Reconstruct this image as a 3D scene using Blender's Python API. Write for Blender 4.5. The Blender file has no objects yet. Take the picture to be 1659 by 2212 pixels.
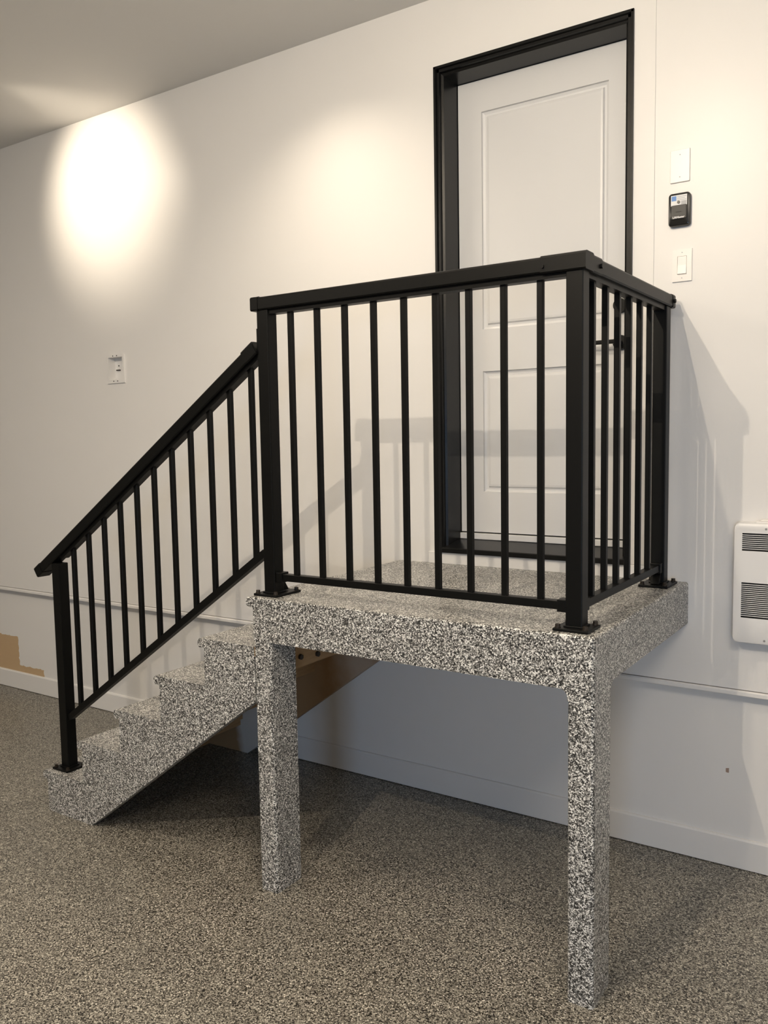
import bpy, bmesh, math, random
from mathutils import Vector, Matrix

random.seed(7)
S = bpy.context.scene
COL = S.collection

# ------------------------------------------------------------------ camera
CAM = (1.8900, -3.3019, 1.6721)
YAW, PITCH, ROLL, FPX = 0.5856, -0.0869, -0.017, 1823.7
fwd = Vector((-math.sin(YAW) * math.cos(PITCH), math.cos(YAW) * math.cos(PITCH), math.sin(PITCH)))
r0 = fwd.cross(Vector((0, 0, 1))).normalized()
u0 = r0.cross(fwd)
rt = math.cos(ROLL) * r0 + math.sin(ROLL) * u0
up = -math.sin(ROLL) * r0 + math.cos(ROLL) * u0
cam_data = bpy.data.cameras.new('camera')
cam = bpy.data.objects.new('camera', cam_data)
COL.objects.link(cam)
cam.matrix_world = Matrix(((rt.x, up.x, -fwd.x, CAM[0]), (rt.y, up.y, -fwd.y, CAM[1]),
                           (rt.z, up.z, -fwd.z, CAM[2]), (0, 0, 0, 1)))
cam_data.sensor_fit = 'VERTICAL'
cam_data.sensor_height = 36.0
cam_data.sensor_width = 36.0 * 1659 / 2212
cam_data.lens = FPX / 2212 * 36.0
cam_data.clip_start = 0.05
S.camera = cam

# ------------------------------------------------------------------ world, daylight, exposure
w = bpy.data.worlds.new('world')
S.world = w
w.use_nodes = True
w.node_tree.nodes['Background'].inputs['Color'].default_value = (0.55, 0.68, 1.0, 1)
w.node_tree.nodes['Background'].inputs['Strength'].default_value = 0.6
S.view_settings.view_transform = 'Standard'
S.view_settings.look = 'None'
S.view_settings.gamma = 1.0
S.view_settings.use_curve_mapping = False
S.view_settings.exposure = 0.45
S.cycles.max_bounces = 5
S.cycles.diffuse_bounces = 4
S.cycles.glossy_bounces = 2
S.cycles.transmission_bounces = 0

# daylight falling in through the window behind the photographer
day = bpy.data.lights.new('daylight', 'AREA')
day.shape = 'RECTANGLE'
day.size, day.size_y = 1.1, 0.8
day.energy = 62
day.color = (0.45, 0.67, 1.0)
dayo = bpy.data.objects.new('daylight', day)
COL.objects.link(dayo)
dayo.location = (2.95, -7.1, 1.35)
dayo.rotation_euler = (math.radians(90), 0, 0)

LAMP_COL = (1.0, 0.855, 0.665)
LAMPS = [  # x, y, bulb z, power
    (0.43, -3.42, 3.29, 92, 'bare bulb ceiling lamp in the middle of the garage'),
    (0.79, -1.85, 3.29, 38, 'bare bulb ceiling lamp in front of the door'),
]

# ------------------------------------------------------------------ dimensions (metres)
H, D, XL, XR = 1.105, 1.042, -0.222, 1.092     # landing top, front face, left nose, right face
RISE, RUN = H / 6, 0.2582
NOSE, TT = 0.033, 0.036                        # nosing overhang, tread thickness
ZC = 3.547
POST = 0.051
XP, YP = 1.0345, -0.9865                         # right front post: outer corner
XQ = -0.1285                                   # left front post: right face
YB = -0.1285                                   # back post: front face
RY, RX = YP + POST / 2, XP - POST / 2          # rail centre lines
LEDGE = 0.70
YLOW = 0.042                                   # lower wall set back under the ledge


# ------------------------------------------------------------------ node helpers
def new_mat(name, rough=0.5, base=(0.8, 0.8, 0.8), metallic=0.0, spec=0.5):
    m = bpy.data.materials.new(name)
    m.use_nodes = True
    b = m.node_tree.nodes['Principled BSDF']
    b.inputs['Base Color'].default_value = (*base, 1)
    b.inputs['Roughness'].default_value = rough
    b.inputs['Metallic'].default_value = metallic
    b.inputs['Specular IOR Level'].default_value = spec
    return m, m.node_tree, b


def N(nt, t, **kw):
    n = nt.nodes.new(t)
    for k, v in kw.items():
        setattr(n, k, v)
    return n


def ln(nt, a, b):
    nt.links.new(a, b)


def mth(nt, op, a, b=None):
    n = N(nt, 'ShaderNodeMath', operation=op)
    for i, v in enumerate((a, b)):
        if v is None:
            continue
        if isinstance(v, (int, float)):
            n.inputs[i].default_value = v
        else:
            ln(nt, v, n.inputs[i])
    return n.outputs[0]


def mix_col(nt, fac, a, b, mode='MIX'):
    n = N(nt, 'ShaderNodeMix', data_type='RGBA', blend_type=mode)
    if isinstance(fac, (int, float)):
        n.inputs[0].default_value = fac
    else:
        ln(nt, fac, n.inputs[0])
    for i, v in ((6, a), (7, b)):
        if isinstance(v, tuple):
            n.inputs[i].default_value = (*v, 1)
        else:
            ln(nt, v, n.inputs[i])
    return n.outputs[2]


def flake_material(name, scale, stops, rough, joint=False, coat=0.5):
    """epoxy chips broadcast over a surface: irregular cells, each with its own tone"""
    m, nt, b = new_mat(name, rough, spec=0.4)
    b.inputs['Coat Weight'].default_value = coat          # clear sealer over the chips
    b.inputs['Coat Roughness'].default_value = 0.32
    g = N(nt, 'ShaderNodeNewGeometry')
    nz = N(nt, 'ShaderNodeTexNoise')
    nz.inputs['Scale'].default_value = scale * 1.1
    nz.inputs['Detail'].default_value = 1.0
    ln(nt, g.outputs['Position'], nz.inputs['Vector'])
    sub = N(nt, 'ShaderNodeVectorMath', operation='SUBTRACT')
    ln(nt, nz.outputs['Color'], sub.inputs[0])
    sub.inputs[1].default_value = (0.5, 0.5, 0.5)
    sc = N(nt, 'ShaderNodeVectorMath', operation='SCALE')
    ln(nt, sub.outputs[0], sc.inputs[0])
    sc.inputs['Scale'].default_value = 1.3 / scale
    ad = N(nt, 'ShaderNodeVectorMath', operation='ADD')
    ln(nt, g.outputs['Position'], ad.inputs[0])
    ln(nt, sc.outputs[0], ad.inputs[1])
    v = N(nt, 'ShaderNodeTexVoronoi')
    v.inputs['Scale'].default_value = scale
    ln(nt, ad.outputs[0], v.inputs['Vector'])
    sep = N(nt, 'ShaderNodeSeparateColor')
    ln(nt, v.outputs['Color'], sep.inputs[0])
    cr = N(nt, 'ShaderNodeValToRGB')
    cr.color_ramp.interpolation = 'CONSTANT'
    els = cr.color_ramp.elements
    while len(els) < len(stops):
        els.new(0.5)
    for e, (p, c) in zip(els, stops):
        e.position = p
        e.color = (*c, 1)
    ln(nt, sep.outputs[0], cr.inputs[0])
    col = cr.outputs[0]
    if joint:   # a filled saw cut running towards the wall
        s2 = N(nt, 'ShaderNodeSeparateXYZ')
        ln(nt, g.outputs['Position'], s2.inputs[0])
        d = mth(nt, 'ABSOLUTE', mth(nt, 'ADD', s2.outputs[0], 1.129))
        k = mth(nt, 'LESS_THAN', d, 0.0022)
        col = mix_col(nt, mth(nt, 'MULTIPLY', k, 0.55), col, (0.03, 0.028, 0.025))
    ln(nt, col, b.inputs['Base Color'])
    mr = N(nt, 'ShaderNodeMapRange')      # some chips lie flat and shine, some do not
    mr.inputs[3].default_value, mr.inputs[4].default_value = rough - 0.18, rough + 0.22
    ln(nt, sep.outputs[1], mr.inputs[0])
    ln(nt, mr.outputs[0], b.inputs['Roughness'])
    return m


M = {}
FL = [(0.0, (0.010, 0.010, 0.010)), (0.28, (0.065, 0.063, 0.058)), (0.37, (0.17, 0.168, 0.16)),
      (0.55, (0.31, 0.305, 0.285)), (0.69, (0.54, 0.53, 0.50)), (0.82, (0.86, 0.85, 0.81))]
M['flake'] = flake_material('flake_coating', 300, FL, 0.5)
M['flake_floor'] = flake_material('flake_floor', 275, [
    (0.0, (0.012, 0.011, 0.009)), (0.20, (0.06, 0.054, 0.044)), (0.36, (0.155, 0.143, 0.12)),
    (0.58, (0.26, 0.245, 0.207)), (0.80, (0.39, 0.37, 0.315)), (0.94, (0.60, 0.575, 0.50))], 0.42, joint=True, coat=0.2)

m, nt, b = new_mat('wall_paint', 0.36, (0.80, 0.785, 0.765), spec=0.45)
g = N(nt, 'ShaderNodeNewGeometry')
nz2 = N(nt, 'ShaderNodeTexNoise')
nz2.inputs['Scale'].default_value = 28
nz2.inputs['Detail'].default_value = 3
ln(nt, g.outputs['Position'], nz2.inputs['Vector'])
wob = mth(nt, 'MULTIPLY', mth(nt, 'SUBTRACT', nz2.outputs[0], 0.5), 0.03)
sp = N(nt, 'ShaderNodeSeparateXYZ')
ln(nt, g.outputs['Position'], sp.inputs[0])
X = mth(nt, 'ADD', sp.outputs[0], mth(nt, 'MULTIPLY', wob, 1.6))
Z = mth(nt, 'ADD', sp.outputs[2], wob)
p1 = mth(nt, 'MULTIPLY', mth(nt, 'LESS_THAN', X, -3.345), mth(nt, 'LESS_THAN', Z, 0.363))
p2 = mth(nt, 'MULTIPLY', mth(nt, 'LESS_THAN', X, -3.072), mth(nt, 'LESS_THAN', Z, 0.168))
patch = mth(nt, 'MULTIPLY', mth(nt, 'MAXIMUM', p1, p2), mth(nt, 'LESS_THAN', sp.outputs[2], 0.6))
col = mix_col(nt, patch, (0.80, 0.785, 0.765), (0.56, 0.40, 0.235))
dx = mth(nt, 'ABSOLUTE', mth(nt, 'ADD', sp.outputs[0], -1.237))
dz = mth(nt, 'ABSOLUTE', mth(nt, 'ADD', Z, -0.378))
dent = mth(nt, 'MULTIPLY', mth(nt, 'LESS_THAN', dx, 0.006), mth(nt, 'LESS_THAN', dz, 0.009))
col = mix_col(nt, dent, col, (0.36, 0.26, 0.21))
ln(nt, col, b.inputs['Base Color'])
M['wall'] = m

m, nt, b = new_mat('ceiling_paint', 0.8, (0.74, 0.73, 0.71), spec=0.2)
M['ceiling'] = m
M['blockwall'] = new_mat('grey_block_wall', 0.8, (0.40, 0.39, 0.37))[0]
M['trim'] = new_mat('white_trim', 0.4, (0.79, 0.775, 0.755))[0]
M['door'] = new_mat('door_paint', 0.36, (0.70, 0.70, 0.70))[0]
M['plastic'] = new_mat('white_plastic', 0.3, (0.84, 0.81, 0.78))[0]
M['enamel'] = new_mat('heater_enamel', 0.32, (0.78, 0.775, 0.77))[0]
M['dark'] = new_mat('dark_interior', 0.7, (0.012, 0.012, 0.012))[0]
M['steel'] = new_mat('dull_steel', 0.35, (0.5, 0.48, 0.45), 0.9)[0]
M['blackplastic'] = new_mat('black_plastic', 0.16, (0.012, 0.012, 0.012))[0]
M['greyplastic'] = new_mat('dark_grey_plastic', 0.5, (0.035, 0.035, 0.035))[0]
M['sticker'] = new_mat('sticker_white', 0.5, (0.75, 0.76, 0.77))[0]
M['blue'] = new_mat('sticker_blue', 0.5, (0.10, 0.25, 0.60))[0]
M['greyprint'] = new_mat('sticker_grey', 0.5, (0.42, 0.43, 0.45))[0]
M['button'] = new_mat('grey_button', 0.5, (0.13, 0.12, 0.10))[0]
M['ink'] = new_mat('white_ink', 0.5, (0.85, 0.85, 0.85))[0]
M['socket'] = new_mat('porcelain', 0.3, (0.85, 0.84, 0.82))[0]

m, nt, b = new_mat('black_metal', 0.42, (0.0035, 0.0036, 0.0034), 0.0, 0.18)
M['black'] = m
M['frameblack'] = new_mat('black_frame', 0.3, (0.004, 0.0042, 0.0043), 0.0, 0.28)[0]
M['bolt'] = new_mat('rusty_bolt', 0.5, (0.035, 0.026, 0.018), 0.4)[0]

m, nt, b = new_mat('raw_wood', 0.65)
g = N(nt, 'ShaderNodeNewGeometry')
mp = N(nt, 'ShaderNodeMapping')
mp.inputs['Scale'].default_value = (40, 3, 40)
ln(nt, g.outputs['Position'], mp.inputs['Vector'])
nz = N(nt, 'ShaderNodeTexNoise')
nz.inputs['Scale'].default_value = 2.0
nz.inputs['Detail'].default_value = 4
ln(nt, mp.outputs[0], nz.inputs['Vector'])
ln(nt, mix_col(nt, nz.outputs[0], (0.27, 0.16, 0.07), (0.46, 0.30, 0.15)), b.inputs['Base Color'])
M['wood'] = m

m, nt, b = new_mat('primed_wood', 0.65)
g = N(nt, 'ShaderNodeNewGeometry')
nz = N(nt, 'ShaderNodeTexNoise')
nz.inputs['Scale'].default_value = 9
nz.inputs['Detail'].default_value = 3
ln(nt, g.outputs['Position'], nz.inputs['Vector'])
sp = N(nt, 'ShaderNodeSeparateXYZ')
ln(nt, g.outputs['Position'], sp.inputs[0])
d = mth(nt, 'ADD', mth(nt, 'ABSOLUTE', mth(nt, 'ADD', sp.outputs[0], 1.06)), mth(nt, 'MULTIPLY', nz.outputs[0], 0.12))
d2 = mth(nt, 'ADD', mth(nt, 'ABSOLUTE', mth(nt, 'ADD', sp.outputs[0], 0.42)), mth(nt, 'MULTIPLY', nz.outputs[0], 0.3))
mr = N(nt, 'ShaderNodeMapRange')
mr.inputs[1].default_value, mr.inputs[2].default_value, mr.inputs[3].default_value, mr.inputs[4].default_value = 0.20, 0.26, 1.0, 0.0
ln(nt, d, mr.inputs[0])
mr2 = N(nt, 'ShaderNodeMapRange')
mr2.inputs[1].default_value, mr2.inputs[2].default_value, mr2.inputs[3].default_value, mr2.inputs[4].default_value = 0.16, 0.34, 0.4, 0.0
ln(nt, d2, mr2.inputs[0])
f = mth(nt, 'MAXIMUM', mr.outputs[0], mr2.outputs[0])
ln(nt, mix_col(nt, f, (0.33, 0.20, 0.095), (0.60, 0.57, 0.52)), b.inputs['Base Color'])
M['primed'] = m


# ------------------------------------------------------------------ mesh helpers
def box(bm, x0, x1, y0, y1, z0, z1, bev=0.0, seg=2):
    vs = [bm.verts.new((x, y, z)) for x in (x0, x1) for y in (y0, y1) for z in (z0, z1)]
    F = [(0, 1, 3, 2), (4, 6, 7, 5), (0, 4, 5, 1), (2, 3, 7, 6), (0, 2, 6, 4), (1, 5, 7, 3)]
    fs = [bm.faces.new([vs[i] for i in f]) for f in F]
    if bev:
        es = list({e for f in fs for e in f.edges})
        bmesh.ops.bevel(bm, geom=es, offset=bev, segments=seg, affect='EDGES', profile=0.5)
    return bm


def B(*a, **k):
    return box(bmesh.new(), *a, **k)


def prism(pts, axis, lo, hi, bm=None):
    """extrude a 2-D outline along an axis: 'y' takes (x, z), 'x' takes (y, z), 'z' takes (x, y)"""
    bm = bm or bmesh.new()

    def P(p, t):
        return {'y': (p[0], t, p[1]), 'x': (t, p[0], p[1]), 'z': (p[0], p[1], t)}[axis]
    a = [bm.verts.new(P(p, lo)) for p in pts]
    c = [bm.verts.new(P(p, hi)) for p in pts]
    n = len(pts)
    bm.faces.new(a)
    bm.faces.new(list(reversed(c)))
    for i in range(n):
        bm.faces.new((a[i], c[i], c[(i + 1) % n], a[(i + 1) % n]))
    bmesh.ops.recalc_face_normals(bm, faces=bm.faces)
    return bm


def sweep(profile, p0, p1, nrm, side):
    """profile points (s, n) swept straight from p0 to p1"""
    bm = bmesh.new()
    p0, p1, nrm, side = Vector(p0), Vector(p1), Vector(nrm), Vector(side)
    a = [bm.verts.new(p0 + side * s + nrm * n) for s, n in profile]
    c = [bm.verts.new(p1 + side * s + nrm * n) for s, n in profile]
    k = len(profile)
    bm.faces.new(a)
    bm.faces.new(list(reversed(c)))
    for i in range(k):
        bm.faces.new((a[i], c[i], c[(i + 1) % k], a[(i + 1) % k]))
    bmesh.ops.recalc_face_normals(bm, faces=bm.faces)
    return bm


def cyl(p, axis, r, h, n=12, r2=None, bm=None):
    """a cylinder (or cone) from p along axis"""
    bm = bm or bmesh.new()
    ax = Vector(axis).normalized()
    t = Vector((1, 0, 0)) if abs(ax.x) < 0.9 else Vector((0, 1, 0))
    u = ax.cross(t).normalized()
    v = ax.cross(u)
    p = Vector(p)
    r2 = r if r2 is None else r2
    A = [bm.verts.new(p + (u * math.cos(i * 2 * math.pi / n) + v * math.sin(i * 2 * math.pi / n)) * r) for i in range(n)]
    C = [bm.verts.new(p + ax * h + (u * math.cos(i * 2 * math.pi / n) + v * math.sin(i * 2 * math.pi / n)) * r2) for i in range(n)]
    bm.faces.new(list(reversed(A)))
    bm.faces.new(C)
    for i in range(n):
        bm.faces.new((A[i], A[(i + 1) % n], C[(i + 1) % n], C[i]))
    bmesh.ops.recalc_face_normals(bm, faces=bm.faces)
    return bm


def lathe(p, prof, n=20):
    """(radius, z) pairs turned about the vertical through p"""
    bm = bmesh.new()
    rings = []
    for r, z in prof:
        rings.append([bm.verts.new((p[0] + r * math.cos(i * 2 * math.pi / n), p[1] + r * math.sin(i * 2 * math.pi / n), p[2] + z))
                      for i in range(n)])
    for a, c in zip(rings, rings[1:]):
        for i in range(n):
            bm.faces.new((a[i], a[(i + 1) % n], c[(i + 1) % n], c[i]))
    bm.faces.new(list(reversed(rings[0])))
    bm.faces.new(rings[-1])
    bmesh.ops.recalc_face_normals(bm, faces=bm.faces)
    return bm


def cells(bm, xs, zs, skip, y0, y1):
    """a wall slab between y0 (front) and y1 built from a grid with some cells left open"""
    nx, nz_ = len(xs) - 1, len(zs) - 1
    V = {}

    def v(i, j, y):
        k = (i, j, y)
        if k not in V:
            V[k] = bm.verts.new((xs[i], y, zs[j]))
        return V[k]
    solid = {(i, j) for i in range(nx) for j in range(nz_) if (i, j) not in skip}
    for i, j in solid:
        bm.faces.new((v(i, j, y0), v(i + 1, j, y0), v(i + 1, j + 1, y0), v(i, j + 1, y0)))
        bm.faces.new((v(i, j, y1), v(i, j + 1, y1), v(i + 1, j + 1, y1), v(i + 1, j, y1)))
        for (di, dj), (a, c) in {(-1, 0): ((i, j), (i, j + 1)), (1, 0): ((i + 1, j + 1), (i + 1, j)),
                                 (0, -1): ((i + 1, j), (i, j)), (0, 1): ((i, j + 1), (i + 1, j + 1))}.items():
            if (i + di, j + dj) not in solid:
                bm.faces.new((v(*a, y0), v(*c, y0), v(*c, y1), v(*a, y1)))
    bmesh.ops.recalc_face_normals(bm, faces=bm.faces)
    return bm


ROOT = {}


def rootloc(o):
    while o is not None and o.name not in ROOT:
        o = o.parent
    return ROOT[o.name] if o is not None else Vector((0, 0, 0))


def obj(name, bm, mat, parent=None, label=None):
    off = rootloc(parent)
    if off.length:
        bmesh.ops.translate(bm, verts=bm.verts, vec=-off)
    me = bpy.data.meshes.new(name)
    bm.to_mesh(me)
    bm.free()
    me.materials.append(M[mat])
    o = bpy.data.objects.new(name, me)
    COL.objects.link(o)
    o.parent = parent
    if label:
        o['label'] = label
    return o


def copy_of(o, shift, parent=None):
    c = o.copy()
    COL.objects.link(c)
    c.parent = parent if parent is not None else o.parent
    c.location = o.location + Vector(shift)
    return c


def tag(o, label, cat, group=None, kind=None):
    o['label'] = label
    o['category'] = cat
    if group:
        o['group'] = group
    if kind:
        o['kind'] = kind
    return o


def thing(name, loc, label, cat, group=None, kind=None):
    o = bpy.data.objects.new(name, None)
    COL.objects.link(o)
    o.empty_display_size = 0.1
    o.location = loc
    ROOT[o.name] = Vector(loc)
    return tag(o, label, cat, group, kind)


def smooth(o, ang=35):
    for p in o.data.polygons:
        p.use_smooth = True
    try:
        o.data.set_sharp_from_angle(angle=math.radians(ang))
    except Exception:
        pass
    return o


# ------------------------------------------------------------------ the room
X0, X1, Y0 = -6.5, 4.2, -7.0
tag(obj('floor', B(X0, X1, Y0, 0.2, -0.1, 0.0), 'flake_floor'),
    'grey and tan speckled flake epoxy garage floor', 'floor', kind='structure')
tag(obj('ceiling', B(X0, X1, Y0, 0.2, ZC, ZC + 0.1), 'ceiling'),
    'plain white ceiling above the long wall', 'ceiling', kind='structure')

DX0, DX1, DZ0, DZ1 = 0.0, 0.8675, 1.160, 3.260          # door opening
RX0, RX1, RZ0, RZ1 = -2.218, -2.097, 2.042, 2.170       # recess of the box in the wall
bm = bmesh.new()
xs = [X0, RX0, RX1, DX0 + 0.003, DX1 - 0.003, X1]
zs = [LEDGE + 0.014, DZ0 + 0.003, RZ0, RZ1, DZ1 - 0.003, ZC]
cells(bm, xs, zs, {(3, 1), (3, 2), (3, 3), (1, 2)}, 0.0, 0.2)
box(bm, X0, X1, YLOW, 0.2, 0.0, LEDGE + 0.014)
wall = tag(obj('wall_back', bm, 'wall'), 'white painted long wall with a lower part set back', 'wall', kind='structure')

bm = bmesh.new()
wx = [X0, 2.4, 3.5, X1]
wz = [0.0, 0.95, 1.75, ZC]
cells(bm, wx, wz, {(1, 1)}, Y0 - 0.12, Y0)
tag(obj('wall_front', bm, 'blockwall'), 'grey block wall with a window behind the photographer', 'wall', kind='structure')
tag(obj('wall_left', B(X0 - 0.1, X0, Y0, 0.2, 0, ZC), 'blockwall'), 'grey block end wall far beyond the stairs', 'wall', kind='structure')
tag(obj('wall_right', B(X1, X1 + 0.1, Y0, 0.2, 0, ZC), 'blockwall'), 'grey block side wall beyond the heater', 'wall', kind='structure')
win = thing('window_1', (2.95, Y0, 0.95), 'white framed window behind the photographer', 'window', kind='structure')
obj('window_frame', cells(bmesh.new(), [2.4, 2.44, 2.93, 2.97, 3.46, 3.5], [0.95, 0.99, 1.71, 1.75],
                          {(1, 1), (3, 1)}, Y0 - 0.08, Y0 - 0.03), 'trim', win)

bm = prism([(YLOW, 0.004), (YLOW - 0.012, 0.004), (YLOW - 0.012, 0.114), (YLOW - 0.008, 0.121), (YLOW, 0.122)], 'x', X0, X1)
tag(obj('baseboard_back', bm, 'trim'), 'plain white baseboard along the foot of the long wall', 'baseboard', kind='structure')
bm = prism([(YLOW, 0.690), (-0.004, 0.690), (-0.007, 0.693), (-0.007, 0.706), (-0.002, 0.711), (YLOW, 0.711)], 'x', X0, X1)
tag(obj('trim_1', bm, 'trim'), 'thin white ledge strip running along the long wall', 'trim', kind='structure')
tag(obj('trim_2', B(-0.055, 0.93, -0.012, 0.0, H, 1.157, bev=0.002), 'trim'),
    'white board between the black door sill and the landing', 'trim', kind='structure')
bm = prism([(DX1, 0.0), (DX1, -0.003), (0.947, -0.003), (0.949, 0.0)], 'z', 1.16, 3.30)
tag(obj('trim_3', bm, 'wall'), 'flush white filler strip right of the black door frame', 'trim', kind='structure')

# ------------------------------------------------------------------ the door
YD = 0.14
door = thing('door_1', (DX0, 0.0, DZ0), 'white two panel door in a deep black frame above the landing', 'door', kind='structure')
fr = [(0.0, 0.06), (0.0, -0.012), (0.010, -0.012), (0.013, -0.003), (0.024, -0.003), (0.026, 0.012), (0.036, 0.016),
      (0.036, 0.175), (0.0, 0.175)]


def fp(lst, sgn, x):
    return [(x + sgn * a, y) for a, y in lst]


obj('door_jamb', prism(fp(fr, 1, DX0), 'z', DZ0 + 0.018, DZ1), 'frameblack', door)
obj('door_jamb', prism(fp(fr, -1, DX1), 'z', DZ0 + 0.018, DZ1), 'frameblack', door)
obj('door_head', prism([(y, DZ1 - a) for a, y in fr], 'x', DX0 + 0.0005, DX1 - 0.0005), 'frameblack', door)
obj('sill', prism([(-0.024, DZ0 - 0.003), (-0.024, DZ0 + 0.016), (-0.02, DZ0 + 0.019), (YD - 0.012, DZ0 + 0.045),
                   (0.175, DZ0 + 0.045), (0.175, DZ0 - 0.003)], 'x', DX0 + 0.004, DX1 - 0.004), 'frameblack', door)
obj('threshold', B(DX0 + 0.037, DX1 - 0.037, YD - 0.014, YD + 0.04, DZ0 + 0.046, DZ0 + 0.073, bev=0.002), 'door', door,
    'white threshold strip under the door')
obj('gap_backing', B(DX0 + 0.037, DX1 - 0.037, YD + 0.004, YD + 0.045, DZ0 + 0.0735, DZ0 + 0.0785), 'dark', door)  # dark strip added behind the gap to block light from outside
sx0, sx1, sz0, sz1 = DX0 + 0.039, DX1 - 0.039, DZ0 + 0.079, DZ1 - 0.038
PX0, PX1 = 0.153, 0.722
PZ = [(1.423, 1.964), (2.149, 3.087)]
bm = bmesh.new()
cells(bm, [sx0, PX0, PX1, sx1], [sz0, PZ[0][0], PZ[0][1], PZ[1][0], PZ[1][1], sz1], {(1, 1), (1, 3)}, YD, YD + 0.04)
slab = obj('door_slab', bm, 'door', door)
for z0, z1 in PZ:
    bm = bmesh.new()
    rings = []
    for ins, dep in [(0.0, 0.0), (0.002, 0.009), (0.012, 0.014), (0.020, 0.014), (0.025, 0.0045), (0.034, 0.003)]:
        rings.append([bm.verts.new(c) for c in ((PX0 + ins, YD + dep, z0 + ins), (PX1 - ins, YD + dep, z0 + ins),
                                                (PX1 - ins, YD + dep, z1 - ins), (PX0 + ins, YD + dep, z1 - ins))])
    for a, c in zip(rings, rings[1:]):
        for i in range(4):
            bm.faces.new((a[i], a[(i + 1) % 4], c[(i + 1) % 4], c[i]))
    bm.faces.new(rings[-1])
    bmesh.ops.recalc_face_normals(bm, faces=bm.faces)
    obj('door_panel', bm, 'door', slab)
db = obj('deadbolt', cyl((0.778, YD, 2.193), (0, -1, 0), 0.030, 0.02, 24, 0.027), 'frameblack', door, 'round black deadbolt')
obj('thumb_turn', B(0.772, 0.784, YD - 0.036, YD - 0.02, 2.181, 2.205, bev=0.003), 'frameblack', db)
hd = obj('door_handle', cyl((0.778, YD, 2.045), (0, -1, 0), 0.031, 0.014, 24, 0.029), 'frameblack', door, 'black lever handle with a round rose')
lv = cyl((0.778, YD - 0.014, 2.045), (0, -1, 0), 0.011, 0.04, 14)
box(lv, 0.668, 0.790, YD - 0.062, YD - 0.048, 2.037, 2.054, bev=0.004)
obj('lever', lv, 'frameblack', hd)

# ------------------------------------------------------------------ landing platform
land = thing('landing_platform', (0.5, -0.5, 0.0), 'raised landing coated in black and white flakes, standing on two legs below the door', 'landing')
LW, LD = 0.080, 0.138
FB = H - 0.160                                           # underside of the fascia
XF = XL + NOSE                                           # left face under the nosing
DT = 0.038
bm = prism([(XL + 0.008, H - DT), (XL, H - DT + 0.009), (XL, H - 0.011), (XL + 0.004, H - 0.003), (XL + 0.011, H), (XR, H), (XR, H - DT)],
           'y', -D, -0.0015)
es = [e for e in bm.edges if all(abs(v.co.y + D) < 1e-6 and abs(v.co.z - H) < 1e-6 for v in e.verts)
      or all(abs(v.co.x - XR) < 1e-6 and abs(v.co.z - H) < 1e-6 for v in e.verts)
      or all(abs(v.co.x - XR) < 1e-6 and abs(v.co.y + D) < 1e-6 for v in e.verts)]
bmesh.ops.bevel(bm, geom=es, offset=0.009, segments=3, affect='EDGES', profile=0.5)
obj('deck', bm, 'flake', land)


def bevel_corner(bm, off=0.009):
    es = [e for e in bm.edges if all(abs(v.co.x - XR) < 1e-6 and abs(v.co.y + D) < 1e-6 for v in e.verts)]
    bmesh.ops.bevel(bm, geom=es, offset=off, segments=3, affect='EDGES', profile=0.5)
    return bm


r = 0.026
xl = XR - LW
arc = [(xl - r + r * math.sin(a), FB - r + r * math.cos(a)) for a in [i * math.pi / 10 for i in range(6)]]
front = [(XF, H - DT), (XF, FB)] + arc + [(XR - LW, FB - 0.034), (XR, FB - 0.034), (XR, H - DT)]
obj('fascia', bevel_corner(prism(front, 'y', -D, -D + 0.04)), 'flake', land)
yl = -D + LD
r = 0.034
arc = [(yl + r - r * math.sin(a), FB - r + r * math.cos(a)) for a in [i * math.pi / 10 for i in range(6)]]
side = [(-0.0015, H - DT), (-0.0015, FB)] + arc + [(-D + 0.04, FB - r), (-D + 0.04, H - DT)]
obj('fascia', prism(side, 'x', XR - 0.04, XR), 'flake', land)


def leg(x0, x1, ztop):
    bm = B(x0, x1, -D, -D + LD, 0.0, ztop)
    es = [e for e in bm.edges if abs(e.verts[0].co.z - e.verts[1].co.z) > 0.1 and e.verts[0].co.y < -D + 0.01]
    bmesh.ops.bevel(bm, geom=es, offset=0.009, segments=3, affect='EDGES', profile=0.5)
    return bm


lg = obj('leg', leg(XR - LW, XR, FB - 0.034), 'flake', land)
obj('leg', leg(XF, XF + LW, FB), 'flake', land)
hb = obj('header_board', B(XF + 0.002, XF + 0.042, -D + 0.042, -0.56, 0.80, H - DT), 'wood', land, 'bare wooden board under the landing')
obj('rim_board', B(XF + 0.044, XR - 0.042, -0.045, -0.002, 0.92, H - DT), 'wood', land)
bo = obj('bolt', cyl((XF + 0.042, -0.832, 0.842), (1, 0, 0), 0.011, 0.010, 6), 'bolt', hb)
copy_of(bo, (0, 0.105, -0.012))

def raw_back(o, test):
    o.data.materials.append(M['wood'])
    for p in o.data.polygons:
        if test(p.normal):
            p.material_index = 1
    return o


# ------------------------------------------------------------------ stair flight
stair = thing('staircase', (-0.85, -0.5, 0.0), 'flight of five flake coated steps descending from the landing', 'stairs')


def nx(k):
    return XL - RUN * (6 - k)


def stringer_outline():
    pts = [(nx(1) + NOSE, 0.0)]
    for k in range(1, 6):
        pts.append((nx(k) + NOSE, RISE * k - TT))
        pts.append((nx(k + 1) + NOSE, RISE * k - TT))
    pts.append((XF, 0.716))
    pts.append((-1.176, 0.0))
    return pts


def tri_prism(pts, y0, y1):
    bm = prism(pts, 'y', y0, y1)
    big = [f for f in bm.faces if len(f.verts) > 4]
    bmesh.ops.triangulate(bm, faces=big, ngon_method='EAR_CLIP')
    return bm


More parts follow.
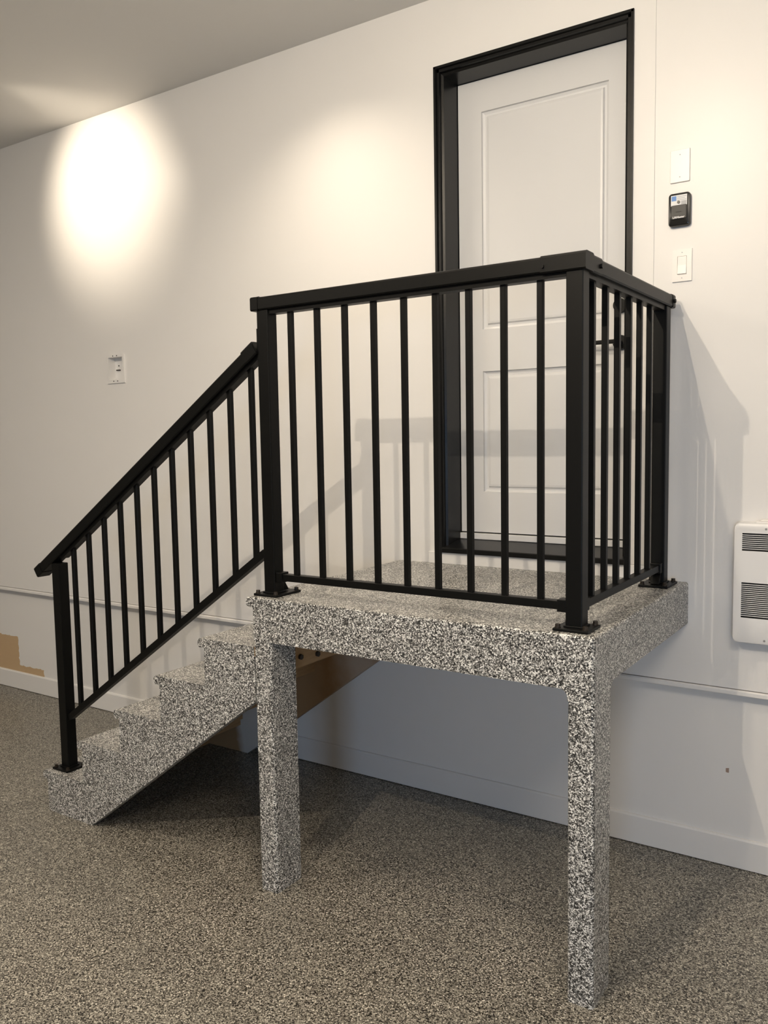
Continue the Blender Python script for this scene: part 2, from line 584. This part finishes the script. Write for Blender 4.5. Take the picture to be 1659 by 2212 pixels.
obj('stringer', tri_prism(stringer_outline(), -D, -D + 0.040), 'flake', stair)
up_pts = stringer_outline()
obj('stringer', tri_prism(up_pts, -0.044, -0.004), 'primed', stair, 'wooden stringer with white primer smears against the wall')
for k in range(1, 6):
    z = RISE * k
    a, c = nx(k), nx(k + 1) + NOSE
    yw = YLOW - 0.004 if z < LEDGE - 0.01 else -0.001
    o = obj('tread', prism([(a + 0.008, z - TT), (a + 0.001, z - TT + 0.008), (a, z - TT + 0.016), (a + 0.001, z - 0.010), (a + 0.005, z - 0.004),
                            (a + 0.012, z), (c + 0.001, z), (c + 0.001, z - TT)], 'y', -D, yw), 'flake', stair)
    raw_back(o, lambda n: n.z < -0.9 or n.x > 0.9)
for k in range(1, 7):
    z0, z1 = RISE * (k - 1), RISE * k - (TT if k < 6 else DT)
    o = obj('riser', B(nx(k) + NOSE, nx(k) + NOSE + 0.018, -D + 0.0401, -0.0445, z0 + 0.0005, z1 - 0.0005), 'flake', stair)
    raw_back(o, lambda n: n.x > 0.9 or n.z < -0.9)

# ------------------------------------------------------------------ railings
RT, RB = 2.182, 2.136                                   # top rail: top and underside
railing = thing('landing_railing', (0.45, -0.6, H), 'black metal guard railing along two sides of the landing', 'railing')
PLATE = 0.054


def make_post(parent, x0, y0, zb, zt, gus):
    eb, ef = (0.034 if gus == 'y+' else 0), (0.030 if gus == 'y-' else 0)   # longer plate under a gusset
    p = obj('post', B(x0, x0 + POST, y0, y0 + POST, zb + 0.009, zt, bev=0.003), 'black', parent)
    cx, cy = x0 + POST / 2, y0 + POST / 2
    pl = obj('base_plate', B(cx - PLATE, cx + PLATE, cy - PLATE - ef, cy + PLATE + eb, zb, zb + 0.009, bev=0.002), 'black', p)
    wd = bmesh.new()                                     # weld bead round the foot of the post
    box(wd, x0 - 0.005, x0 + POST + 0.005, y0 - 0.005, y0 + POST + 0.005, zb + 0.009, zb + 0.014, bev=0.002)
    obj('weld_bead', wd, 'black', p)
    first = None
    for sx in (-1, 1):
        for sy in (-1, 1):
            if first is None:
                bb = cyl((cx - 0.042, cy - 0.042 - ef, zb + 0.009), (0, 0, 1), 0.009, 0.003, 12)
                cyl((cx - 0.042, cy - 0.042 - ef, zb + 0.012), (0, 0, 1), 0.0075, 0.008, 6, bm=bb)
                first = obj('bolt', bb, 'bolt', p)
            else:
                copy_of(first, (0.042 * (sx + 1), (0.042 + (eb + ef) / 2) * (sy + 1), 0))
    if gus == 'y+':
        obj('gusset', prism([(y0 + POST - 0.002, zb + 0.052), (y0 + POST + 0.014, zb + 0.048), (y0 + POST + 0.038, zb + 0.012), (y0 + POST - 0.002, zb + 0.012)],
                            'x', cx - 0.016, cx + 0.016), 'black', p)
    if gus == 'y-':
        obj('gusset', prism([(y0 + 0.002, zb + 0.052), (y0 - 0.014, zb + 0.048), (y0 - 0.038, zb + 0.012), (y0 + 0.002, zb + 0.012)],
                            'x', cx - 0.016, cx + 0.016), 'black', p)
    return p


make_post(railing, XQ - POST, YP, H, RB, 'y+')
make_post(railing, XP - POST, YP, H, RB, None)
make_post(railing, XP - POST, YB, H, RB, 'y-')

HW = 0.032
RPROF = [(-HW, 0.004), (-HW + 0.004, 0.0), (HW - 0.004, 0.0), (HW, 0.004), (HW, 0.0385), (HW - 0.003, 0.0435), (HW - 0.009, 0.046),
         (-HW + 0.009, 0.046), (-HW + 0.003, 0.0435), (-HW, 0.0385)]


def grown(prof, g_):
    cy = 0.023
    return [(s + math.copysign(g_, s), n + math.copysign(g_, n - cy)) for s, n in prof]


xe = XQ - POST - 0.022
tr = obj('top_rail', sweep(RPROF, (xe + 0.02, RY, RB), (XP + 0.008, RY, RB), (0, 0, 1), (0, 1, 0)), 'black', railing)
obj('end_cap', sweep(grown(RPROF, 0.002), (xe, RY, RB), (xe + 0.034, RY, RB), (0, 0, 1), (0, 1, 0)), 'black', tr)
obj('channel', B(XQ, XP - POST, RY - 0.018, RY + 0.018, RB - 0.016, RB), 'black', tr)
ye = YB + POST + 0.030
tr2 = obj('top_rail', sweep(RPROF, (RX, RY + HW, RB), (RX, ye - 0.02, RB), (0, 0, 1), (-1, 0, 0)), 'black', railing)
obj('end_cap', sweep(grown(RPROF, 0.002), (RX, ye - 0.030, RB), (RX, ye, RB), (0, 0, 1), (-1, 0, 0)), 'black', tr2)
obj('channel', B(RX - 0.018, RX + 0.018, YP + POST, YB, RB - 0.016, RB), 'black', tr2)
sl = sweep(grown(RPROF, 0.0025), (XP - 0.125, RY, RB), (XP + 0.0105, RY, RB), (0, 0, 1), (0, 1, 0))
cs = obj('corner_sleeve', sl, 'black', railing)
obj('sleeve_arm', sweep(grown(RPROF, 0.0026), (RX, RY + 0.02, RB), (RX, YP + 0.135, RB), (0, 0, 1), (-1, 0, 0)), 'black', cs)
rb = obj('bolt', cyl((XP - 0.118, RY - HW - 0.002, RB + 0.017), (0, -1, 0), 0.006, 0.005, 6), 'black', cs)
obj('bolt', cyl((RX + HW + 0.002, YP + 0.118, RB + 0.022), (1, 0, 0), 0.007, 0.007, 6), 'black', cs)
obj('bolt', cyl((RX + HW + 0.002, ye - 0.020, RB + 0.022), (1, 0, 0), 0.007, 0.007, 6), 'black', tr2)

BZ0, BZ1, BH = 1.161, 1.186, 0.015
br = obj('bottom_rail', B(XQ - 0.002, XP - POST + 0.002, RY - BH, RY + BH, BZ0, BZ1, bev=0.0015), 'black', railing)
for x in (XQ + 0.014, XP - POST - 0.014):
    obj('bracket', B(x - 0.0145, x + 0.0145, RY - BH - 0.005, RY + BH + 0.005, BZ0 - 0.006, BZ1 + 0.006, bev=0.002), 'black', br)
br2 = obj('bottom_rail', B(RX - BH, RX + BH, YP + POST - 0.002, YB + 0.002, BZ0, BZ1, bev=0.0015), 'black', railing)
for y in (YP + POST + 0.014, YB - 0.014):
    obj('bracket', B(RX - BH - 0.005, RX + BH + 0.005, y - 0.0145, y + 0.0145, BZ0 - 0.006, BZ1 + 0.006, bev=0.002), 'black', br2)

BS = 0.0091
bal = obj('baluster', B(-0.0431 - BS, -0.0431 + BS, RY - BS, RY + BS, BZ1 - 0.001, RB - 0.010, bev=0.0012, seg=1), 'black', railing)
for i in range(1, 9):
    copy_of(bal, (0.1175 * i, 0, 0))
for i in range(6):
    copy_of(bal, (RX + 0.0431, -0.842 + 0.1168 * i - RY, 0))

# stair railing
srail = thing('stair_railing', (-0.9, RY, RISE), 'sloping black metal handrail with upright bars beside the steps', 'railing')
XS = -1.4005
ang = math.atan(0.671)
dv, nv = Vector((math.cos(ang), 0, math.sin(ang))), Vector((-math.sin(ang), 0, math.cos(ang)))


def ztop(x):
    return 1.107 + (x + 1.573) * 0.671


def zbot(x):
    return 0.467 + (x + 1.365) * 0.6857


make_post(srail, XS - POST, YP, RISE, ztop(XS - POST / 2) - 0.068, None)
vth = 0.046 / math.cos(ang)
t0 = Vector((-1.573, RY, 1.107)) - nv * 0.046
xa = XQ - POST + 0.004
L = (xa - t0.x) / dv.x
hr = obj('top_rail', sweep(RPROF, t0, t0 + dv * L, nv, (0, 1, 0)), 'black', srail)
obj('end_cap', sweep(grown(RPROF, 0.002), t0 - dv * 0.002, t0 + dv * 0.042, nv, (0, 1, 0)), 'black', hr)
obj('joint_sleeve', sweep(grown(RPROF, 0.003), t0 + dv * (L - 0.066), t0 + dv * (L - 0.004), nv, (0, 1, 0)), 'black', hr)
CP = [(-0.018, -0.016), (0.018, -0.016), (0.018, 0.001), (-0.018, 0.001)]
obj('channel', sweep(CP, t0 + dv * 0.19, t0 + dv * (L - 0.004), nv, (0, 1, 0)), 'black', hr)
obj('bracket', B(xa - 0.010, xa - 0.0035, RY - 0.022, RY + 0.022, ztop(xa) - 0.08, ztop(xa) + 0.028, bev=0.001), 'black', hr)
angb = math.atan(0.6857)
db_, nb = Vector((math.cos(angb), 0, math.sin(angb))), Vector((-math.sin(angb), 0, math.cos(angb)))
bt = 0.027
b0 = Vector((XS - 0.004, RY, zbot(XS - 0.004))) - nb * bt
Lb = (xa - b0.x) / db_.x
BP = [(-BH, 0.0), (BH, 0.0), (BH, bt), (-BH, bt)]
obj('bottom_rail', sweep(BP, b0, b0 + db_ * Lb, nb, (0, 1, 0)), 'black', srail)
x = -1.3205
zb, zt = zbot(x) - 0.012, ztop(x) - vth - 0.008
sb = obj('baluster', B(x - BS, x + BS, RY - BS, RY + BS, zb, zt, bev=0.0012, seg=1), 'black', srail)
for i in range(1, 11):
    copy_of(sb, (0.1084 * i, 0, 0.1084 * i * 0.678))

# ------------------------------------------------------------------ things on the wall
def rounded(x0, x1, z0, z1, y0, y1, r, soft=0.002, n=5):
    """rounded rectangle plate standing off the wall, front at y1 (towards the room)"""
    def loop(ins, y, bm):
        rr = max(r - ins, 0.0005)
        out = []
        for cx, cz, a0 in ((x1 - r, z1 - r, 0), (x0 + r, z1 - r, 90), (x0 + r, z0 + r, 180), (x1 - r, z0 + r, 270)):
            for i in range(n):
                a = math.radians(a0 + 90 * i / (n - 1))
                out.append(bm.verts.new((cx + rr * math.cos(a), y, cz + rr * math.sin(a))))
        return out
    bm = bmesh.new()
    Ls = [loop(0, y0, bm), loop(0, y1 + soft, bm), loop(soft * 0.35, y1 + soft * 0.3, bm), loop(soft, y1, bm)]
    for a, c in zip(Ls, Ls[1:]):
        for i in range(len(a)):
            bm.faces.new((a[i], a[(i + 1) % len(a)], c[(i + 1) % len(a)], c[i]))
    bm.faces.new(Ls[-1])
    bm.faces.new(list(reversed(Ls[0])))
    bmesh.ops.recalc_face_normals(bm, faces=bm.faces)
    return bm


def screw(name, x, y, z, parent, mat='plastic', rad=0.003):
    return obj(name, cyl((x, y, z), (0, -1, 0), rad, 0.001, 10), mat, parent)


bp_ = thing('blank_plate', (1.041, 0, 2.598), 'blank white wall plate above the black door opener button', 'wall plate')
obj('plate', rounded(1.006, 1.077, 2.598, 2.716, 0.0, -0.006, 0.003), 'plastic', bp_)
screw('screw', 1.0415, -0.006, 2.697, bp_, 'greyprint', 0.0022)
screw('screw', 1.0415, -0.006, 2.617, bp_, 'greyprint', 0.0022)

sw = thing('light_switch', (1.053, 0, 2.25), 'white rocker light switch below the black door opener button', 'switch')
obj('plate', cells(bmesh.new(), [1.018, 1.0365, 1.0705, 1.089], [2.237, 2.262, 2.329, 2.354], {(1, 1)}, -0.006, 0.0), 'plastic', sw)
obj('rocker', prism([(0.0, 2.2625), (-0.007, 2.2635), (-0.0085, 2.2655), (-0.0058, 2.296), (-0.0058, 2.3283), (0.0, 2.3283)], 'x', 1.0375, 1.0695), 'plastic', sw)
screw('screw', 1.0535, -0.006, 2.342, sw, 'greyprint', 0.002)
screw('screw', 1.0535, -0.006, 2.249, sw, 'greyprint', 0.002)

op = thing('door_opener_button', (1.044, 0, 2.437), 'black garage door opener wall button with a white and blue sticker', 'wall control')
smooth(obj('case', rounded(1.005, 1.083, 2.437, 2.557, 0.0, -0.022, 0.012, 0.006), 'blackplastic', op))
obj('push_bar', rounded(1.0165, 1.0715, 2.462, 2.512, -0.02, -0.0255, 0.003, 0.0015), 'greyplastic', op)
st = obj('sticker', B(1.0150, 1.0730, -0.0228, -0.0215, 2.510, 2.548), 'sticker', op, 'white sticker with a blue block')
obj('print', B(1.0175, 1.0345, -0.0231, -0.0227, 2.528, 2.545), 'blue', st)
for i in range(3):
    obj('print', B(1.037, 1.071 - 0.006 * (i % 2), -0.0231, -0.0227, 2.541 - 0.006 * i, 2.543 - 0.006 * i), 'greyprint', st)
obj('print', B(1.052, 1.0715, -0.0231, -0.0227, 2.513, 2.526), 'greyprint', st)
obj('button', cyl((1.043, -0.0225, 2.522), (0, -1, 0), 0.0055, 0.0025, 16), 'button', op)
obj('slot', B(1.034, 1.054, -0.0258, -0.0254, 2.486, 2.488), 'dark', op)
fc = bpy.data.curves.new('lettering', 'FONT')
fc.body = 'LiftMaster'
fc.size = 0.0105
fc.align_x = 'CENTER'
fc.extrude = 0.0003
fc.offset = 0.00022
to = bpy.data.objects.new('lettering_source', fc)
COL.objects.link(to)
dg = bpy.context.evaluated_depsgraph_get()
tme = bpy.data.meshes.new_from_object(to.evaluated_get(dg))
bpy.data.objects.remove(to)
tme.transform(Matrix.Translation(Vector((1.044, -0.0262, 2.464)) - ROOT[op.name]) @ Matrix.Rotation(math.radians(90), 4, 'X'))
tme.materials.clear()
tme.materials.append(M['ink'])
lo = bpy.data.objects.new('lettering', tme)
COL.objects.link(lo)
lo.parent = op

# recessed box in the wall
rx = thing('recessed_wall_box', (-2.158, 0, 2.02), 'small empty recessed box in the wall above the stair rail', 'wall box')
fl_ = 0.014
obj('flange', cells(bmesh.new(), [RX0 - fl_, RX0, RX1, RX1 + fl_], [RZ0 - 0.022, RZ0, RZ1, RZ1 + 0.016], {(1, 1)}, -0.008, 0.0), 'trim', rx)
obj('back', B(RX0, RX1, 0.040, 0.044, RZ0, RZ1), 'trim', rx)
for x, z in ((-2.176, RZ1 + 0.008), (-2.142, RZ1 + 0.008), (-2.176, RZ0 - 0.010), (-2.142, RZ0 - 0.010)):
    obj('screw', cyl((x, -0.008, z), (0, -1, 0), 0.0035, 0.0012, 8), 'dark', rx)
obj('screw', cyl((-2.183, 0.040, 2.125), (0, -1, 0), 0.004, 0.003, 8), 'dark', rx)
obj('clip', B(-2.198, -2.170, 0.030, 0.040, 2.096, 2.102), 'bolt', rx)

# wall heater
ht = thing('wall_heater', (1.46, 0, 0.905), 'white louvred fan heater on the wall right of the landing', 'heater')
hx0, hx1, hz0, hz1, hy = 1.262, 1.662, 0.905, 1.347, -0.062
gx0, gx1 = 1.293, 1.631
g1, g2 = (1.246, 1.310), (1.001, 1.130)
bm = cells(bmesh.new(), [hx0, gx0, gx1, hx1], [hz0, g2[0], g2[1], g1[0], g1[1], hz1], {(1, 1), (1, 3)}, hy, hy + 0.006)


def shell(x0, x1, z0, z1, yf):
    bm = bmesh.new()
    nseg = 5
    R = 0.022

    def loop(ins, y):
        out = []
        for cx, cz, a0 in ((x1 - R, z1 - R, 0), (x0 + R, z1 - R, 90), (x0 + R, z0 + R, 180), (x1 - R, z0 + R, 270)):
            for i in range(nseg):
                a = math.radians(a0 + 90 * i / (nseg - 1))
                out.append(bm.verts.new((cx + (R - ins) * math.cos(a), y, cz + (R - ins) * math.sin(a))))
        return out
    Ls = [loop(0, 0.0), loop(0, yf + 0.012), loop(0.0035, yf + 0.0035), loop(0.012, yf)]
    for a, c in zip(Ls, Ls[1:]):
        for i in range(len(a)):
            bm.faces.new((a[i], a[(i + 1) % len(a)], c[(i + 1) % len(a)], c[i]))
    # front face as strips round the two openings
    F = Ls[-1]
    q = {}

    def pv(x, z):
        k = (round(x, 5), round(z, 5))
        if k not in q:
            q[k] = bm.verts.new((x, yf, z))
        return q[k]
    n = nseg
    tr_, tl_, bl_, br_ = F[0:n], F[n:2 * n], F[2 * n:3 * n], F[3 * n:4 * n]
    bm.faces.new(tl_[::-1] and (list(tr_) + list(tl_) + [pv(gx0, g1[1]), pv(gx1, g1[1])]))
    bm.faces.new([tl_[-1], bl_[0], pv(gx0, g2[0]), pv(gx0, g2[1]), pv(gx0, g1[0]), pv(gx0, g1[1])])
    bm.faces.new(list(bl_) + list(br_) + [pv(gx1, g2[0]), pv(gx0, g2[0])])
    bm.faces.new([br_[-1], tr_[0], pv(gx1, g1[1]), pv(gx1, g1[0]), pv(gx1, g2[1]), pv(gx1, g2[0])])
    bm.faces.new([pv(gx0, g2[1]), pv(gx1, g2[1]), pv(gx1, g1[0]), pv(gx0, g1[0])])
    bmesh.ops.recalc_face_normals(bm, faces=bm.faces)
    return bm


bm.free()
smooth(obj('cover', shell(hx0, hx1, hz0, hz1, hy), 'enamel', ht), 30)
obj('inner_box', B(hx0 + 0.012, hx1 - 0.012, -0.012, -0.004, hz0 + 0.012, hz1 - 0.012), 'dark', ht)
ps = (g1[1] - g1[0]) / 9
slat = obj('slat', B(gx0 - 0.003, gx1 + 0.003, hy + 0.0003, hy + 0.004, g1[0] + ps - 0.0012, g1[0] + ps + 0.0012), 'enamel', ht)
for i in range(1, 8):
    copy_of(slat, (0, 0, ps * i))
ps2 = (g2[1] - g2[0]) / 18
for i in range(17):
    copy_of(slat, (0, 0, g2[0] + ps2 * (i + 1) - g1[0] - ps))
fcx, fcz = 1.40, 1.062
fan = obj('fan_ring', lathe((0, 0, 0), [(0.088, 0.0), (0.092, 0.0), (0.092, 0.02), (0.088, 0.02)], 32), 'greyplastic', None)
fan.data.transform(Matrix.Translation(Vector((fcx, -0.014, fcz)) - ROOT[ht.name]) @ Matrix.Rotation(math.radians(90), 4, 'X'))
fan.parent = ht
hub = obj('fan_hub', cyl((fcx, -0.016, fcz), (0, -1, 0), 0.02, 0.028, 16), 'steel', fan)
for k in range(5):
    a = k * 2 * math.pi / 5 + 0.35
    d1, d2 = Vector((math.cos(a), 0, math.sin(a))), Vector((-math.sin(a), 0, math.cos(a)))
    c0 = Vector((fcx, -0.03, fcz))
    bb = bmesh.new()
    pts = [c0 + d1 * 0.018 - d2 * 0.010 + Vector((0, -0.006, 0)), c0 + d1 * 0.082 - d2 * 0.030 + Vector((0, -0.010, 0)),
           c0 + d1 * 0.084 + d2 * 0.022 + Vector((0, 0.006, 0)), c0 + d1 * 0.018 + d2 * 0.010 + Vector((0, 0.006, 0))]
    A_ = [bb.verts.new(p) for p in pts]
    C_ = [bb.verts.new(p + Vector((0, 0.0015, 0))) for p in pts]
    bb.faces.new(A_)
    bb.faces.new(C_[::-1])
    for i in range(4):
        bb.faces.new((A_[i], C_[i], C_[(i + 1) % 4], A_[(i + 1) % 4]))
    bmesh.ops.recalc_face_normals(bb, faces=bb.faces)
    obj('fan_blade', bb, 'greyplastic', fan)
screw('screw', 1.372, hy, 1.327, ht, 'steel', 0.004)
screw('screw', 1.374, hy, 0.922, ht, 'steel', 0.004)
tb = bmesh.new()
box(tb, 1.335, 1.420, -0.045, -0.002, hz1 - 0.001, hz1 + 0.005, bev=0.001)
box(tb, 1.350, 1.405, -0.035, -0.005, hz1 + 0.005, hz1 + 0.011, bev=0.002)
kb = obj('thermostat_base', tb, 'plastic', ht)
obj('thermostat_pin', cyl((1.378, -0.02, hz1 + 0.011), (0, 0, 1), 0.0022, 0.016, 8), 'steel', kb)

# ------------------------------------------------------------------ ceiling lamps (above the frame)
RAD = 0.011
for x, y, z, power, lab in LAMPS:
    t = thing('ceiling_lamp', (x, y, ZC), lab, 'lamp', 'bare bulb ceiling lamps')
    mb = bpy.data.materials.new('lit_bulb')
    mb.use_nodes = True
    nt = mb.node_tree
    nt.nodes.clear()
    em = N(nt, 'ShaderNodeEmission')
    em.inputs['Color'].default_value = (*LAMP_COL, 1)
    em.inputs['Strength'].default_value = power / (math.pi * 4 * math.pi * RAD ** 2)
    ou = N(nt, 'ShaderNodeOutputMaterial')
    ln(nt, em.outputs[0], ou.inputs[0])
    M['bulb'] = mb
    smooth(obj('socket', lathe((x, y, 0), [(0.055, ZC), (0.055, ZC - 0.02), (0.03, ZC - 0.05), (0.022, z + 0.058), (0.014, z + 0.020), (0.006, z + 0.0100)][::-1]), 'socket', t))
    prof = [(0.004, z + RAD * 0.94)] + [(RAD * math.sin(a), z + RAD * math.cos(a)) for a in [math.radians(d) for d in range(34, 171, 17)]] + [(0.002, z - RAD)]
    smooth(obj('bulb', lathe((x, y, 0), prof[::-1], 18), 'bulb', t))

# square ceiling panels added out of view as soft fill light
for x, y, pw, lab in ((2.75, -3.5, 50, 'added fill light panel at the ceiling to the right of the photographer'),
                      (-2.3, -3.5, 48, 'added fill light panel at the ceiling in front of the lower steps')):
    t = thing('fill_panel', (x, y, ZC), lab, 'lamp', 'added fill light panels')
    obj('frame', cells(bmesh.new(), [x - 0.64, x - 0.6, x + 0.6, x + 0.64], [y - 0.64, y - 0.6, y + 0.6, y + 0.64], {(1, 1)}, 0, 0.03), 'trim', t)
    fr_ = t.children[0]
    for v in fr_.data.vertices:          # turn the upright frame flat under the ceiling
        wx_, wy_, wz_ = v.co + ROOT[t.name]
        v.co = Vector((wx_, wz_, ZC - 0.03 + wy_)) - ROOT[t.name]
    pl_ = bpy.data.lights.new('fill_light', 'AREA')
    pl_.shape = 'SQUARE'
    pl_.size = 1.2
    pl_.energy = pw
    pl_.color = (1.0, 0.87, 0.71)
    po_ = bpy.data.objects.new('fill_light', pl_)
    COL.objects.link(po_)
    po_.parent = t
    po_.location = (0, 0, -0.02)

# recessed downlight close to the wall, above the stairs
t = thing('recessed_downlight', (-0.50, -0.50, ZC), 'recessed downlight in the ceiling above the upper steps', 'lamp')
obj('ring', lathe((-0.50, -0.50, 0), [(0.05, ZC - 0.004), (0.07, ZC - 0.004), (0.07, ZC), (0.05, ZC)], 24), 'trim', t)
sd = bpy.data.lights.new('downlight', 'SPOT')
sd.energy = 36
sd.color = LAMP_COL
sd.spot_size = math.radians(125)
sd.spot_blend = 1.0
sd.shadow_soft_size = 0.05
so = bpy.data.objects.new('downlight', sd)
COL.objects.link(so)
so.parent = t
so.location = (0, 0, -0.02)

# spotlight by the ceiling, turned towards the long wall
SP = Vector((-2.30, -0.95, 3.42))
t = thing('ceiling_spotlight', (SP.x, SP.y, ZC), 'small white ceiling spotlight turned towards the long wall', 'lamp')
aim = (Vector((-2.20, 0.0, 3.13)) - SP).normalized()
obj('mount', cyl((SP.x, SP.y, ZC), (0, 0, -1), 0.04, 0.03, 20), 'socket', t)
obj('arm', cyl((SP.x, SP.y, ZC - 0.03), (0, 0, -1), 0.008, 0.06, 10), 'socket', t)
obj('housing', cyl(SP - aim * 0.10, aim, 0.025, 0.08, 20, 0.034), 'socket', t)
sd = bpy.data.lights.new('spot', 'SPOT')
sd.energy = 60
sd.color = LAMP_COL
sd.spot_size = math.radians(70)
sd.spot_blend = 1.0
sd.shadow_soft_size = 0.025
so = bpy.data.objects.new('spot', sd)
COL.objects.link(so)
so.parent = t
so.location = SP - Vector((SP.x, SP.y, ZC))
so.rotation_euler = (-aim).to_track_quat('Z', 'Y').to_euler()
